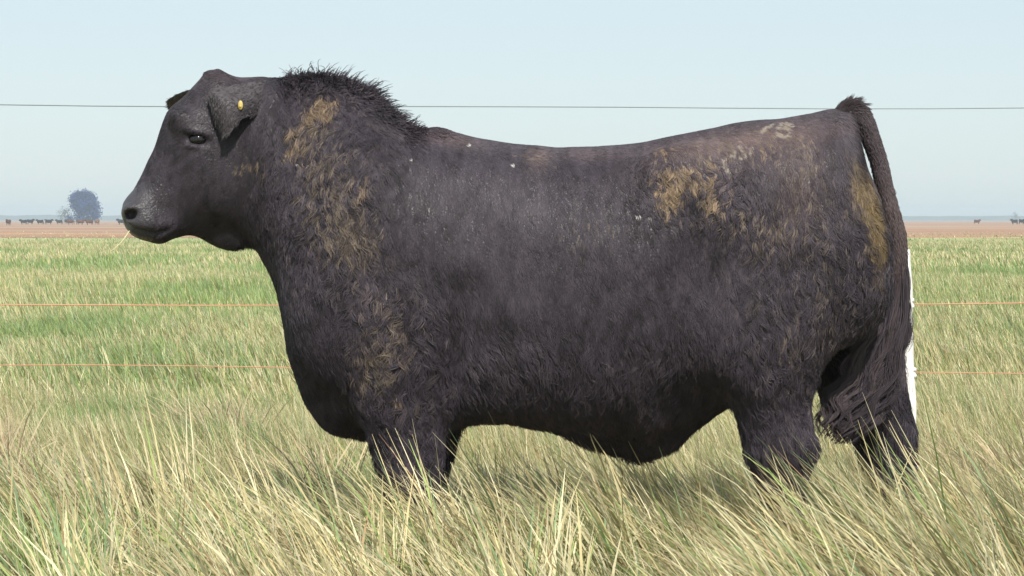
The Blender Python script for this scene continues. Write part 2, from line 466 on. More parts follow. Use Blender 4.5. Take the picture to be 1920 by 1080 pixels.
def laplace(V, F, it, lam=.5):
    E = np.concatenate([F[:, [0, 1]], F[:, [1, 2]], F[:, [2, 3]], F[:, [3, 0]]])
    i = np.concatenate([E[:, 0], E[:, 1]]); j = np.concatenate([E[:, 1], E[:, 0]])
    deg = np.bincount(i, minlength=len(V))[:, None]
    for k in range(it):
        for l in (lam, -lam*1.04):
            A = np.stack([np.bincount(i, weights=V[j, c], minlength=len(V)) for c in range(3)], -1)/deg
            V = V + l*(A - V)
    return V

LO, HI = (pxx(205), -.52, -.01), (pxx(1740), .52, pz(105))
BV, BF = surface_nets(f_body, LO, HI, .008)
BV = laplace(BV, BF, 4)
print('body', len(BV), len(BF), round(time.time()-T0, 1))
#@@COAT
def photo_xy(x, y, z):
    k = FPX / (CAM_D + y)
    return 960 + x*k, 412 - (z - CAM_H)*k

def blob(px, py, cx, cy, rx, ry, rot=0):
    c, s = math.cos(R(rot)), math.sin(R(rot)); dx, dy = px-cx, py-cy
    return np.exp(-(((c*dx + s*dy)/rx)**2 + ((-s*dx + c*dy)/ry)**2))
def line_d(px, py, pts):
    d = np.full(np.shape(px), 1e9)
    for (ax, ay), (bx, by) in zip(pts[:-1], pts[1:]):
        L2 = (bx-ax)**2 + (by-ay)**2
        t = np.clip(((px-ax)*(bx-ax) + (py-ay)*(by-ay))/L2, 0, 1)
        d = np.minimum(d, np.hypot(px-ax-t*(bx-ax), py-ay-t*(by-ay)))
    return d
BRANDS = [[(1456, 239), (1460, 234), (1473, 232), (1484, 236)],
          [(1456, 240), (1470, 239), (1480, 245), (1479, 253), (1467, 256), (1455, 251)],
          [(1427, 248), (1436, 240), (1447, 235)],
          [(1375, 292), (1364, 291), (1356, 301), (1355, 311), (1362, 319), (1378, 319)],
          [(1409, 278), (1406, 286), (1397, 290), (1388, 296)], [(1374, 283), (1377, 286)], [(1386, 274), (1391, 282)]]
SPECKS_ALL = [(550, 352), (556, 308), (962, 310), (773, 391), (806, 394), (627, 337), (612, 470), (624, 372), (1196, 408), (1220, 410), (1190, 698), (1248, 395),
          (668, 280), (770, 300), (878, 272), (745, 746), (1290, 308), (1610, 190), (1618, 196)]

SPECKS = SPECKS_ALL
def dirt(px, py, near):
    """How much dried mud and bleached hair there is at a place on the coat: (mud, ochre, brown, grey, brand)."""
    n = fbm2(px*.045 + 7, py*.03 + 2, 3)
    br = np.clip((n - .36)*5, 0, 1)
    mud = (blob(px, py, 606, 195, 26, 34, 10)*1.15 + blob(px, py, 575, 240, 20, 44, 28)*1.1 + blob(px, py, 548, 268, 14, 30)*.7
           + blob(px, py, 1300, 350, 78, 40, -8)*.82 + blob(px, py, 1252, 365, 24, 38)*.9 + blob(px, py, 1350, 385, 40, 20)*.55 + blob(px, py, 1300, 310, 60, 12, -10)*.7
           + blob(px, py, 672, 345, 22, 38)*.75 + blob(px, py, 465, 315, 30, 22)*.6 + blob(px, py, 1445, 285, 36, 22)*.62 + blob(px, py, 1250, 285, 26, 10)*.9
           + blob(px, py, 1400, 255, 120, 14, -8)*.5 + blob(px, py, 745, 748, 12, 12)*1.0)*(.45 + .55*br)
    fleck = (blob(px, py, 630, 390, 60, 100) + blob(px, py, 675, 450, 60, 55) + blob(px, py, 730, 610, 60, 90) + blob(px, py, 700, 690, 50, 60)*.9 + blob(px, py, 470, 320, 40, 40)*.8
             + blob(px, py, 1440, 430, 60, 45) + blob(px, py, 1560, 500, 70, 140)*.65 + blob(px, py, 1460, 620, 100, 120)*.5 + blob(px, py, 1100, 440, 90, 70)*.6 + blob(px, py, 1330, 400, 90, 40)*.8 + blob(px, py, 1370, 275, 150, 36, -8)*1.1 + blob(px, py, 1500, 320, 50, 70)*.9 + blob(px, py, 590, 260, 60, 90)*.9 + blob(px, py, 1000, 300, 60, 25)*.7)
    ochre = blob(px, py, 1612, 350, 22, 75, -12)*.8 + blob(px, py, 1640, 440, 18, 90, -4)*1.1 + blob(px, py, 1585, 420, 25, 90)*.35
    brown = blob(px, py, 1400, 262, 170, 20, -8)*.9 + blob(px, py, 840, 262, 60, 14, 8)*.55 + blob(px, py, 1005, 295, 22, 22)*.7 + blob(px, py, 1500, 330, 50, 90)*.45 \
        + blob(px, py, 1330, 300, 150, 40, -10)*.35 + blob(px, py, 430, 140, 50, 18)*.3 + blob(px, py, 1100, 290, 60, 12)*.4
    grey = blob(px, py, 975, 365, 60, 60)*.6 + blob(px, py, 900, 400, 150, 120)*.3 + blob(px, py, 1380, 560, 170, 120)*.25 + blob(px, py, 1000, 560, 200, 120)*.2
    bd = np.full(np.shape(px), 1e9)
    for b in BRANDS: bd = np.minimum(bd, line_d(px, py, b))
    brand = np.clip((4.2 - bd)/1.5, 0, 1)
    return mud*near, ochre*near, brown, grey*near, brand*near, fleck*near

BLACK = np.array([.0345, .0280, .0360])
def coat_color(px, py, near, r1, r2, r3=None):
    """Coat colour from place, tone r1 and the chance r2 (r3 for the dirt) of its lock."""
    if r3 is None: r3 = r2
    mud, ochre, brown, grey, brand, fleck = dirt(px, py, near)
    c = BLACK*(.42 + 1.2*r1)[:, None]
    c = c + (np.array([.066, .042, .036])*(brown*(.4 + 1.2*r2))[:, None]) + np.array([.030, .026, .029])*(grey*(.4 + r2))[:, None]
    m = (np.clip((mud - .04 - r3*1.05)*4, 0, 1)*(.45 + .55*r2))[:, None]
    c = c*(1-m) + m*np.array([.235, .165, .098])*(.35 + 1.1*r1)[:, None]
    m = (np.clip((fleck*.50 - r3)*6, 0, 1)*(.35 + .6*r2))[:, None]
    c = c*(1-m) + m*np.array([.165, .128, .092])*(.4 + 1.0*r1)[:, None]
    o = (np.clip((ochre - .05 - r3*.8)*1.6, 0, 1)*(.5 + .4*r2))[:, None]
    c = c*(1-o) + o*np.array([.175, .122, .055])*(.6 + .7*r1)[:, None]
    br = np.clip((fbm2(px*.25+3, py*.25+9, 2)-.33)*6, 0, 1)
    b = (brand*br*(.55 + .45*r1))[:, None]
    c = c*(1-b) + b*np.array([.26, .22, .175])
    sp = np.zeros(len(px))
    for i, (sx, sy) in enumerate(SPECKS): sp = np.maximum(sp, ((px-sx)**2 + (py-sy)**2 < 4 + 5*((i*7) % 3)).astype(float))
    sp = (sp*near*.85)[:, None]
    return c*(1-sp) + sp*np.array([.50, .48, .45])

def lerp_map(px, py, rules, base):
    """Blend of values over soft regions of the coat."""
    v = np.full(np.shape(px), float(base))
    for val, w in rules: v = v*(1-w) + val*w
    return v
def sstep(a, b, x):
    t = np.clip((x-a)/(b-a), 0, 1); return t*t*(3-2*t)
def rect(px, py, x0, x1, y0, y1, s=30):
    return sstep(x0-s, x0+s, px)*(1-sstep(x1-s, x1+s, px))*sstep(y0-s, y0+s, py)*(1-sstep(y1-s, y1+s, py))

TOPC = curve(_t[:, 0], _t[:, 1]); BOTC = curve(_t[:, 0], _t[:, 2])
def sample_surface(V, F, n, wfun):
    T = np.concatenate([F[:, [0, 1, 2]], F[:, [0, 2, 3]]])
    a, b, c = V[T[:, 0]], V[T[:, 1]], V[T[:, 2]]
    cr = np.cross(b-a, c-a); ar = np.linalg.norm(cr, axis=1)
    w = ar*wfun((a+b+c)/3, cr/(ar[:, None]+1e-12)); w /= w.sum()
    i = rng.choice(len(T), n, p=w)
    u, v = rng.random(n), rng.random(n); m = u+v > 1; u[m], v[m] = 1-u[m], 1-v[m]
    return T[i], u, v

def vnormals(V, F):
    n = np.zeros_like(V); d = np.cross(V[F[:, 2]]-V[F[:, 0]], V[F[:, 3]]-V[F[:, 1]])
    for k in range(4):
        for c in range(3): n[:, c] += np.bincount(F[:, k], weights=d[:, c], minlength=len(V))
    return n/(np.linalg.norm(n, axis=1)[:, None]+1e-12)

def clump_ids(P, spacing):
    """Jittered-cell clumps: every root joins the nearest of a thinned set of roots."""
    key = np.floor(P/spacing).astype(np.int64); h = (key[:, 0]*73856093) ^ (key[:, 1]*19349663) ^ (key[:, 2]*83492791)
    _, first = np.unique(h, return_index=True)
    kd = kdtree.KDTree(len(first))
    for k, i in enumerate(first): kd.insert(P[i], k)
    kd.balance()
    return first, np.array([kd.find(p)[1] for p in P])

def hair_object(name, pts, rad, col, mat, parent, tip=None):
    """pts (n, k, 3), rad (n, k), col (n, 3) -> a hair curves object."""
    n, k, _ = pts.shape
    hc = bpy.data.hair_curves.new(name)
    hc.add_curves([k]*n)
    hc.attributes['position'].data.foreach_set('vector', np.ascontiguousarray(pts, np.float32).ravel())
    ra = hc.attributes.get('radius') or hc.attributes.new('radius', 'FLOAT', 'POINT')
    ra.data.foreach_set('value', np.ascontiguousarray(rad, np.float32).ravel())
    ca = hc.attributes.new('tint', 'FLOAT_COLOR', 'POINT')
    cc = np.ones((n, k, 4), np.float32); q = np.linspace(0, 1, k)[None, :, None]
    cc[:, :, :3] = np.asarray(col)[:, None, :] if tip is None else np.asarray(col)[:, None, :]*(1-q) + np.asarray(tip)[:, None, :]*q
    ca.data.foreach_set('color', cc.ravel())
    o = bpy.data.objects.new(name, hc); C.objects.link(o); hc.materials.append(mat)
    o.parent = parent
    return o

hair_mat = mat_new('black_cattle_hair', rough=.5, spec=.28, attr='tint')
hide_mat = mat_new('black_hide', rough=.6, spec=.35, attr='tint')
_n, _l = hide_mat.node_tree.nodes, hide_mat.node_tree.links
_nz = _n.new('ShaderNodeTexNoise'); _nz.inputs['Scale'].default_value = 95; _nz.inputs['Detail'].default_value = 5
_vz = _n.new('ShaderNodeTexVoronoi'); _vz.inputs['Scale'].default_value = 150
_ad = _n.new('ShaderNodeMath'); _ad.operation = 'ADD'; _l.new(_nz.outputs['Fac'], _ad.inputs[0]); _l.new(_vz.outputs['Distance'], _ad.inputs[1])
_tc = _n.new('ShaderNodeTexCoord'); _l.new(_tc.outputs['Object'], _nz.inputs['Vector']); _l.new(_tc.outputs['Object'], _vz.inputs['Vector'])
_bp = _n.new('ShaderNodeBump'); _bp.inputs['Strength'].default_value = .35; _bp.inputs['Distance'].default_value = .004
_l.new(_ad.outputs[0], _bp.inputs['Height']); _l.new(_bp.outputs['Normal'], _n['Principled BSDF'].inputs['Normal'])
_n['Principled BSDF'].inputs['Roughness'].default_value = .48
muzzle_gloss = mat_new('dark_wet_eye', (.006, .005, .007), .06, .6)
hair_mat.node_tree.nodes['Principled BSDF'].inputs['Sheen Weight'].default_value = .0

bull = empty('bull', (0, 0, 0))
tag(bull, 'large shaggy black bull standing side-on in long grass, facing left', 'bull')
BN = vnormals(BV, BF)
bx_, by_ = photo_xy(BV[:, 0], BV[:, 1], BV[:, 2])
vr1 = fbm2(bx_*.06, by_*.06, 3); vr2 = fbm2(bx_*.2+50, by_*.2, 2)
vnear = (BV[:, 1] < .08).astype(float)
vcol = coat_color(bx_, by_, vnear, vr1*.8, vr2)*.85
mz = (1-sstep(262, 292, bx_))*(by_ > 340)               # bare grey skin of the muzzle
vcol = vcol*(1-mz[:, None]) + mz[:, None]*np.array([.048, .044, .050])*(.7+.6*vr1)[:, None]
lip_highlight = np.clip(1 - line_d(bx_, by_, [(236, 424), (244, 437), (262, 447), (283, 451)])/3.0, 0, 1)*vnear  # highlight along the lower lip edge, painted into the hide colour
vcol = vcol*(1-lip_highlight[:, None]) + lip_highlight[:, None]*np.array([.16, .14, .14])
body = obj('body', mesh_np('body', BV, BF, colors=vcol), hide_mat, bull)

def coat(V, F, NV, n, K=5):
    T, u, v = sample_surface(V, F, n, lambda c, nn: np.where((c[:, 1] < .05) | (nn[:, 2] > .75), 1.0, .28)*np.where(c[:, 0] < pxx(470), 1.5, 1)
                             * np.where(c[:, 2] < .30, .35, 1)*np.where((c[:, 0] < pxx(268)) & (c[:, 2] < pz(352)), 0.0, 1))
    w = 1-u-v
    P = V[T[:, 0]]*w[:, None] + V[T[:, 1]]*u[:, None] + V[T[:, 2]]*v[:, None]
    Nn = NV[T[:, 0]]*w[:, None] + NV[T[:, 1]]*u[:, None] + NV[T[:, 2]]*v[:, None]; Nn /= np.linalg.norm(Nn, axis=1)[:, None]+1e-9
    px, py = photo_xy(P[:, 0], P[:, 1], P[:, 2])
    near = (P[:, 1] < .08).astype(float)
    head = (1-sstep(455, 500, px + .25*(py-300)))*(py < 470)
    top_d = py - TOPC(px); bot_d = BOTC(px) - py
    crest = rect(px, py, 520, 790, 60, 330, 25)*(1-sstep(0, 55, top_d))
    wither = np.exp(-((px-815)/30)**2)*(1-sstep(0, 25, top_d))
    neck = rect(px, py, 510, 730, 150, 560, 75)
    fore = rect(px, py, 640, 850, 540, 960, 60)
    thigh = rect(px, py, 1360, 1720, 380, 960, 95)
    belly = rect(px, py, 850, 1330, 640, 900, 60)
    flank = rect(px, py, 760, 1340, 280, 720, 50)
    shag = np.clip(neck*.8 + fore*.9 + thigh*.7 + belly*.55 + rect(px, py, 1180, 1420, 300, 430, 30)*.8, 0, 1)*(1-head)
    brand = dirt(px, py, near)[4]
    speck = np.zeros(n)
    for sx, sy in SPECKS: speck = np.maximum(speck, ((px-sx)**2 + (py-sy)**2 < 14).astype(float))
    L = lerp_map(px, py, [(.016, flank*.8), (.030, neck), (.030, fore), (.028, thigh), (.032, belly), (.045, rect(px, py, 1166, 1200, 836, 950, 7)), (.013, rect(px, py, 1150, 1560, 150, 310, 30)),
                          (.027, crest), (.026, wither), (.010, head), (.008, np.clip(brand*2, 0, 1)), (.004, speck)], .020)
    L = L*(.6 + .8*rng.random(n))*(.75 + .5*fbm2(px*.03+11, py*.03, 2))
    L = L*(1 + crest*(2.6*rng.random(n)**7 - .25))
    L = np.where((px < 290) & (py > 340), .003, L)
    # lie of the coat
    fx_ = lerp_map(px, py, [(.12, neck), (.05, fore), (.30, thigh), (.10, belly), (1.2, (1-sstep(0, 60, top_d))*(px > 800)), (-.6, head)], .22)
    fz_ = lerp_map(px, py, [(-.25, (1-sstep(0, 50, top_d))*(px > 800)), (-.8, head)], -1.0)
    fy_ = lerp_map(px, py, [(-.15, belly)], 0.0)
    t = np.stack([fx_, fy_, fz_], -1)
    first, cid = clump_ids(P*np.array([1.25, 1.25, .75]), .016)
    cr = np.random.default_rng(5).random((len(first), 6))
    nz1 = fbm2(px*.016+3, py*.016+8, 2) - .5
    ang = nz1*2.0*(.35 + .65*shag) + (cr[cid, 0]-.5)*(.4 + 1.1*shag) + rng.normal(0, .17, n)
    t = t - Nn*(t*Nn).sum(1)[:, None]; t /= np.linalg.norm(t, axis=1)[:, None]+1e-6
    b = np.cross(Nn, t)
    t = t*np.cos(ang)[:, None] + b*np.sin(ang)[:, None]
    b = np.cross(Nn, t)
    lift = lerp_map(px, py, [(.40, shag), (.95, crest), (.9, wither), (.12, head)], .18) + (cr[cid, 1]-.5)*.30*(.3+shag)
    lift = np.clip(lift, .06, 1.3)
    tz = np.clip(1 - crest*.75 - wither*.6, .1, 1)
    s = np.linspace(0, 1, K)
    amp = (.06 + .42*shag*cr[cid, 2])*L; ph = cr[cid, 3]*6.28; fq = 3 + 3*cr[cid, 4]
    pull = (.18 + .50*shag*(.4+.6*cr[cid, 5]))*(1-crest*.5)
    off = P - P[first][cid]
    pts = np.empty((n, K, 3))
    for k, q in enumerate(s):
        d = t*(L*q*tz)[:, None] + Nn*(L*lift*(q - .45*q*q))[:, None] + b*(amp*(np.sin(ph+fq*q)-np.sin(ph))*q)[:, None]
        d[:, 2] -= L*.22*q*q*(1-crest)*(1-head)
        pts[:, k] = P + d - off*(pull*q**1.3)[:, None]
    rad = np.outer(np.ones(n), np.array([1.0, 1.0, .9, .7, .3])[:K])*(.00078*(.7 + .6*rng.random(n))*np.where(head > .5, .7, 1))[:, None]
    lockv = fbm2(px*.10+4, py*.045, 2); big = fbm2(px*.02+9, py*.014+1, 2)
    tone = np.clip(.22*rng.random(n) + (.25+.35*shag)*cr[cid, 5] + .9*(lockv-.40) + .5*(big-.45) + .12, 0, 1.3)
    col = coat_color(px, py, near, tone, .55*cr[cid, 2]+.45*rng.random(n), np.clip(.58*cr[cid, 3]+.42*rng.random(n), 0, 1))
    fleck = ((cr[cid, 4] > .88)*shag*near)[:, None]
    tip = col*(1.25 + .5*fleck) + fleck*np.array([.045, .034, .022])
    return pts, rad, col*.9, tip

pts, rad, col, tipc = coat(BV, BF, BN, 330000)
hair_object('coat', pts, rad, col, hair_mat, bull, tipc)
print('coat', round(time.time()-T0, 1))

# ---- ears, tag, eyes
def ear(name, upper, lower, ys, cup, parent, hair_n=0):
    k = len(upper); ii = np.arange(k); uu = np.linspace(0, k-1, 22); vv = np.linspace(0, 1, 9)
    U = np.stack([curve(ii, [a[0] for a in upper])(uu), curve(ii, [a[1] for a in upper])(uu)], -1)
    Lw = np.stack([curve(ii, [a[0] for a in lower])(uu), curve(ii, [a[1] for a in lower])(uu)], -1)
    yy = curve(ii, ys)(uu)
    outer = np.zeros((22, 9, 3)); inner = np.zeros((22, 9, 3))
    for i in range(22):
        for j, v in enumerate(vv):
            p = U[i]*(1-v) + Lw[i]*v
            bul = math.sin(math.pi*v); e = math.sin(math.pi*min(1, (uu[i]/(k-1))*1.0))
            y = yy[i] + cup*bul*(.35 + .65*e) + math.copysign(.05, -cup)*(.5-v)
            outer[i, j] = head_world(hl(p[0], p[1], y)); inner[i, j] = head_world(hl(p[0], p[1], y - math.copysign(.010*bul+.003, cup)))
    V = np.concatenate([outer.reshape(-1, 3), inner.reshape(-1, 3)]); m = 22*9
    F = []
    for i in range(21):
        for j in range(8):
            a = i*9+j; q = (a, a+9, a+10, a+1)
            F.append(q); F.append(tuple(m+t for t in q[::-1]))
        F.append((i*9, m+i*9, m+i*9+9, i*9+9)); F.append((i*9+8, i*9+17, m+i*9+17, m+i*9+8))
    for j in range(8):
        F.append((j, j+1, m+j+1, m+j)); F.append((21*9+j, m+21*9+j, m+21*9+j+1, 21*9+j+1))
    V, F = np.array(V), np.array(F)
    n = len(V)
    c = np.array([.062, .054, .058])*(.8+.4*rng.random(n))[:, None]  # lighter than the coat: light on the upturned ear put into the colour
    o = obj(name, mesh_np(name, V, F, colors=c), hide_mat, parent)
    # short hair over the outer face
    pa = outer.reshape(-1, 3); i = rng.integers(0, 21, hair_n); j = rng.integers(0, 8, hair_n); fu, fv = rng.random((2, hair_n, 1))
    P = (outer[i, j]*(1-fu)+outer[i+1, j]*fu)*(1-fv) + (outer[i, j+1]*(1-fu)+outer[i+1, j+1]*fu)*fv
    tt = outer[i+1, j]-outer[i, j]; tt /= np.linalg.norm(tt, axis=1)[:, None]
    nn = np.cross(tt, outer[i, j+1]-outer[i, j]); nn /= np.linalg.norm(nn, axis=1)[:, None]; nn *= np.sign(nn[:, 1:2])*math.copysign(1, cup)
    tt = tt + rng.normal(0, .25, (hair_n, 3)) + np.array([0, 0, -.3])
    Ls = (.006 + .006*rng.random(hair_n))[:, None]
    edge = (np.abs((j+fv[:, 0])/8-.5) > .42)[:, None]
    Ls = Ls*np.where(edge, 1.5, 1)
    pp = np.stack([P, P+tt*Ls*.5+nn*Ls*.10, P+tt*Ls+nn*Ls*.10], 1)
    hair_object('ear_hair', pp, np.outer(np.ones(hair_n), [.0008, .0007, .0002]), np.array([.053, .046, .050])*(.7+1.0*rng.random(hair_n))[:, None], hair_mat, o)  # ear hair lightened likewise, for the light it catches
    return o
near_ear = ear('ear', [(496, 152), (462, 158), (425, 165), (388, 176), (394, 214), (411, 256)], [(488, 214), (472, 220), (456, 222), (442, 228), (431, 243), (414, 258)],
               [-.085, -.118, -.140, -.158, -.166, -.160], -.030, bull, 3600)
far_ear = ear('ear', [(425, 160), (394, 160), (364, 163), (339, 171), (322, 181)], [(425, 210), (396, 214), (370, 214), (347, 208), (326, 196)],
              [.085, .14, .19, .23, .255], .03, bull, 2600)
tag_mat = mat_new('yellow_plastic', (.50, .38, .12), .5, .4)
def ellipsoid_np(c, r, nu=14, nv=9):
    V = [(c[0]+r[0]*math.cos(a)*math.sin(b), c[1]+r[1]*math.sin(a)*math.sin(b), c[2]+r[2]*math.cos(b))
         for b in np.linspace(.02, math.pi-.02, nv) for a in np.linspace(0, 2*math.pi, nu, endpoint=False)]
    F = [(i*nu+j, (i+1)*nu+j, (i+1)*nu+(j+1) % nu, i*nu+(j+1) % nu) for i in range(nv-1) for j in range(nu)]
    return np.array(V), np.array(F)
tp = head_world(hl(443, 203, -.185))
V, F = ellipsoid_np(tp, (.0078, .0042, .0145)); V2, F2 = ellipsoid_np(tp + np.array([0, -.003, -.004]), (.004, .004, .004), 8, 6)
etag = obj('ear_tag', mesh_np('ear_tag', np.concatenate([V, V2]), np.concatenate([F, F2+len(V)])), tag_mat, near_ear)
etag['label'] = 'small yellow button tag in the near ear'
for s_ in (-1, 1):
    V, F = ellipsoid_np(head_world(hl(368, 264, s_*.104)), (.029, .022, .020), 20, 14)
    obj('eye', mesh_np('eye', V, F), muzzle_gloss, bull)

# ---- tail and its switch
TAIL = [(1530, 244, 18), (1572, 230, 24), (1600, 212, 21), (1620, 231, 19), (1634, 264, 17), (1648, 305, 16), (1658, 350, 16), (1669, 400, 18), (1679, 450, 20),
        (1681, 500, 19), (1680, 560, 13), (1668, 640, 8), (1642, 710, 5), (1612, 765, 3)]
ii = np.arange(len(TAIL)); uu = np.linspace(0, len(TAIL)-1, 70)
tc = [curve(ii, [a[k] for a in TAIL])(uu) for k in range(3)]
ty = np.interp(uu, [0, 3, 7, 13], [0, -.01, -.03, -.02])
tpts = np.stack([(tc[0]-960)*(CAM_D+ty)/FPX, ty, CAM_H+(412-tc[1])*(CAM_D+ty)/FPX], -1); trad = tc[2]*KS
V, F = tube_np(tpts, trad, 16)
tpx, tpy = photo_xy(V[:, 0], V[:, 1], V[:, 2])
tail_col = BLACK*1.2*(.8+.5*fbm2(tpx*.05, tpy*.1, 2))[:, None] + np.array([.030, .022, .014])*(blob(tpx, tpy, 1672, 430, 40, 90))[:, None]
tail = obj('tail', mesh_np('tail', V, F, colors=tail_col), hide_mat, bull)
nt_ = 22000
i = rng.integers(0, 58, nt_); k = rng.integers(0, 16, nt_)
f1, f2 = rng.random((2, nt_, 1))
P = (V[i*16+k]*(1-f1) + V[(i+1)*16+k]*f1)*(1-f2) + (V[i*16+(k+1) % 16]*(1-f1) + V[(i+1)*16+(k+1) % 16]*f1)*f2; nn = P-tpts[i]; nn /= np.linalg.norm(nn, axis=1)[:, None]
tt = tpts[i+1]-tpts[i]; tt /= np.linalg.norm(tt, axis=1)[:, None]
Ls = np.where(i < 32, .011, .016)*(.6+.8*rng.random(nt_)); tu = np.exp(-((i-9.5)/3.5)**2)*np.clip(nn[:, 2]*1.6, 0, 1)           # the tuft on the tail head
Ls = (Ls*(1 + 1.2*tu*rng.random(nt_)))[:, None]; lf = (.07 + .55*tu)[:, None]
w_ = rng.normal(0, .09, (nt_, 3))
pp = np.stack([P, P+(tt+w_)*Ls*.5+nn*Ls*lf*.7, P+(tt+w_)*Ls+nn*Ls*lf], 1)
ppx, ppy = photo_xy(P[:, 0], P[:, 1], P[:, 2])
cc = BLACK*(.8+1.0*rng.random(nt_))[:, None] + np.array([.012, .006, .0])+ np.array([.055, .040, .028])*(blob(ppx, ppy, 1676, 440, 40, 90)*rng.random(nt_))[:, None]
hair_object('tail_hair', pp, np.outer(np.ones(nt_), [.0009, .0008, .0003]), cc, hair_mat, tail)
# the switch: long locks drawn off to the left
SW = [(1678, 455, 17), (1681, 520, 21), (1673, 590, 27), (1655, 650, 35), (1635, 705, 42), (1612, 750, 44), (1590, 790, 36), (1574, 826, 16)]
ii = np.arange(len(SW)); sw = [curve(ii, [a[k] for a in SW]) for k in range(3)]
ns, K = 3600, 14
loc = rng.random(ns)*0; nl = 95
lk = rng.integers(0, nl, ns); lr = np.random.default_rng(9).random((nl, 6))
s0 = rng.random(ns)**1.3*3.6; s1 = np.minimum(7.0, s0 + 2.4 + 3.4*lr[lk, 0] + .5*rng.random(ns))
uo = (lr[lk, 1]*2-1)*1.1; yo = (lr[lk, 2]*2-1); ju = rng.normal(0, .085, ns); jy = rng.normal(0, .12, ns)
q = np.linspace(0, 1, K)[None, :]
sp = s0[:, None]*(1-q) + s1[:, None]*q
wav = (np.sin(sp*(2.2+1.8*lr[lk, 3])[:, None] + lr[lk, 4][:, None]*6.28)*.42*q)
taper = 1 - .75*q**1.5
pxs = sw[0](sp) + sw[2](sp)*(uo[:, None] + ju[:, None]*taper + wav) + (lr[lk, 5][:, None]-.5)*46*q*q; pys = sw[1](sp) + uo[:, None]*8
y_ = -.025 + (yo[:, None] + jy[:, None]*taper)*np.minimum(sw[2](sp), 30)*KS*.8
pts = np.stack([(pxs-960)*(CAM_D+y_)/FPX, y_, CAM_H+(412-pys)*(CAM_D+y_)/FPX], -1)
cc = (BLACK*1.2 + np.array([.040, .031, .026])*lr[lk, 3][:, None])*(.5+1.1*lr[lk, 4])[:, None]
hair_object('tail_switch', pts, np.tile(np.linspace(.0010, .0003, K), (ns, 1)), cc, hair_mat, tail)

# ---- stem of grass held in the lips
a_ = head_world(hl(245, 432, -.066))
b_ = np.array(W(206, 472, -.20)); m_ = (a_+b_)/2 + np.array([.006, 0, -.010])
q = np.linspace(0, 1, 9)[:, None]
V, F = tube_np(a_*(1-q)**2 + 2*m_*q*(1-q) + b_*q**2, np.linspace(.0022, .0010, 9), 6)
stalk = obj('grass_stalk', mesh_np('grass_stalk', V, F), mat_new('pale_straw', (.55, .50, .30), .7, .2))
tag(stalk, 'thin pale stem of grass hanging from the lips of the bull', 'grass stem')
print('bull', round(time.time()-T0, 1))

#@@FENCE
# ------------------------------------------------------------------ electric fence behind the bull
FY = 1.5
post_mat = bpy.data.materials.new('weathered_white_paint'); post_mat.use_nodes = True
_n, _l = post_mat.node_tree.nodes, post_mat.node_tree.links
_b = _n['Principled BSDF']; _b.inputs['Roughness'].default_value = .7; _b.inputs['Specular IOR Level'].default_value = .2
_x = _n.new('ShaderNodeTexNoise'); _x.inputs['Scale'].default_value = 22; _x.inputs['Detail'].default_value = 6
_r = _n.new('ShaderNodeValToRGB'); _r.color_ramp.elements[0].position = .33; _r.color_ramp.elements[0].color = (.45, .41, .36, 1)
_r.color_ramp.elements[1].position = .46; _r.color_ramp.elements[1].color = (.80, .78, .75, 1)
_l.new(_x.outputs['Fac'], _r.inputs['Fac']); _l.new(_r.outputs['Color'], _b.inputs['Base Color'])
post = empty('fence_post', (W(1712, 975, FY)[0], FY, 0))
tag(post, 'leaning white fence post standing behind the rear leg of the bull', 'post')
base = np.array(W(1711, 0, FY)); base[2] = -.05; topp = np.array(W(1694, 468, FY))
q = np.linspace(0, 1, 24)[:, None]
axis = base*(1-q) + topp*q + np.stack([.002*np.sin(q[:, 0]*17), 0*q[:, 0], 0*q[:, 0]], -1)
rad = .027*(1+.05*np.sin(q[:, 0]*31)); axis = np.concatenate([axis, topp[None]+[[0, 0, .004]], topp[None]+[[0, 0, .006]]]); rad = np.concatenate([rad, [.02, .0005]])
V, F = tube_np(axis, rad, 14)
shaft = obj('shaft', mesh_np('shaft', V - np.array(post.location), F), post_mat, post)
ins_mat = mat_new('white_ceramic', (.74, .72, .70), .35, .5)
wire_z = {}
for (pyl, pyr) in ((571, 568), (686, 700)):
    zp = W(0, pyl + (pyr-pyl)*.9, FY)[2]; fr = (zp-base[2])/(topp[2]-base[2]); c = base*(1-fr)+topp*fr
    prof = [(-.020, .003), (-.018, .009), (-.007, .010), (-.005, .006), (.005, .006), (.007, .010), (.018, .009), (.020, .003)]
    V, F = tube_np([(c[0]+.024, c[1]-.006, c[2]+a[0]) for a in prof], [a[1] for a in prof], 10)
    obj('insulator', mesh_np('insulator', V - np.array(post.location), F), ins_mat, post)
wire_grey = mat_new('galvanised_wire', (.20, .23, .24), .45, .5); wire_grey.node_tree.nodes['Principled BSDF'].inputs['Metallic'].default_value = .3
wire_orange = mat_new('orange_polywire', (.58, .28, .17), .6, .3)
def wire(pys, mat, r, label, y=FY):
    zs = [CAM_H + (412-p)*(CAM_D+y)/FPX for p in pys]
    xs = np.linspace(-16, 16, 81); x0, x1 = pxx(0, y), pxx(1920, y)
    z = np.interp(xs, [x0, 0, x1], zs) + np.where(np.abs(xs) > x1, 0, .004*np.sin(xs*2.3+zs[0]*9))
    V, F = tube_np(np.stack([xs, np.full_like(xs, y), z], -1), r, 6)
    o = obj('fence_wire', mesh_np('fence_wire', V, F), mat)
    tag(o, label, 'wire', 'wires of the electric fence'); return o
wire((196, 202, 202), wire_grey, .0022, 'thin grey wire strung across the sky above the back of the bull', FY+.03)
wire((438, 444, 447), wire_orange, .0012, 'faint orange fence wire just below the horizon', FY+.03)
wire((571, 571, 568), wire_orange, .0024, 'orange fence wire level with the chest, the upper one against green grass', FY-.006)
wire((685, 692, 701), wire_orange, .0019, 'lowest orange fence wire, level with the belly of the bull', FY-.006)

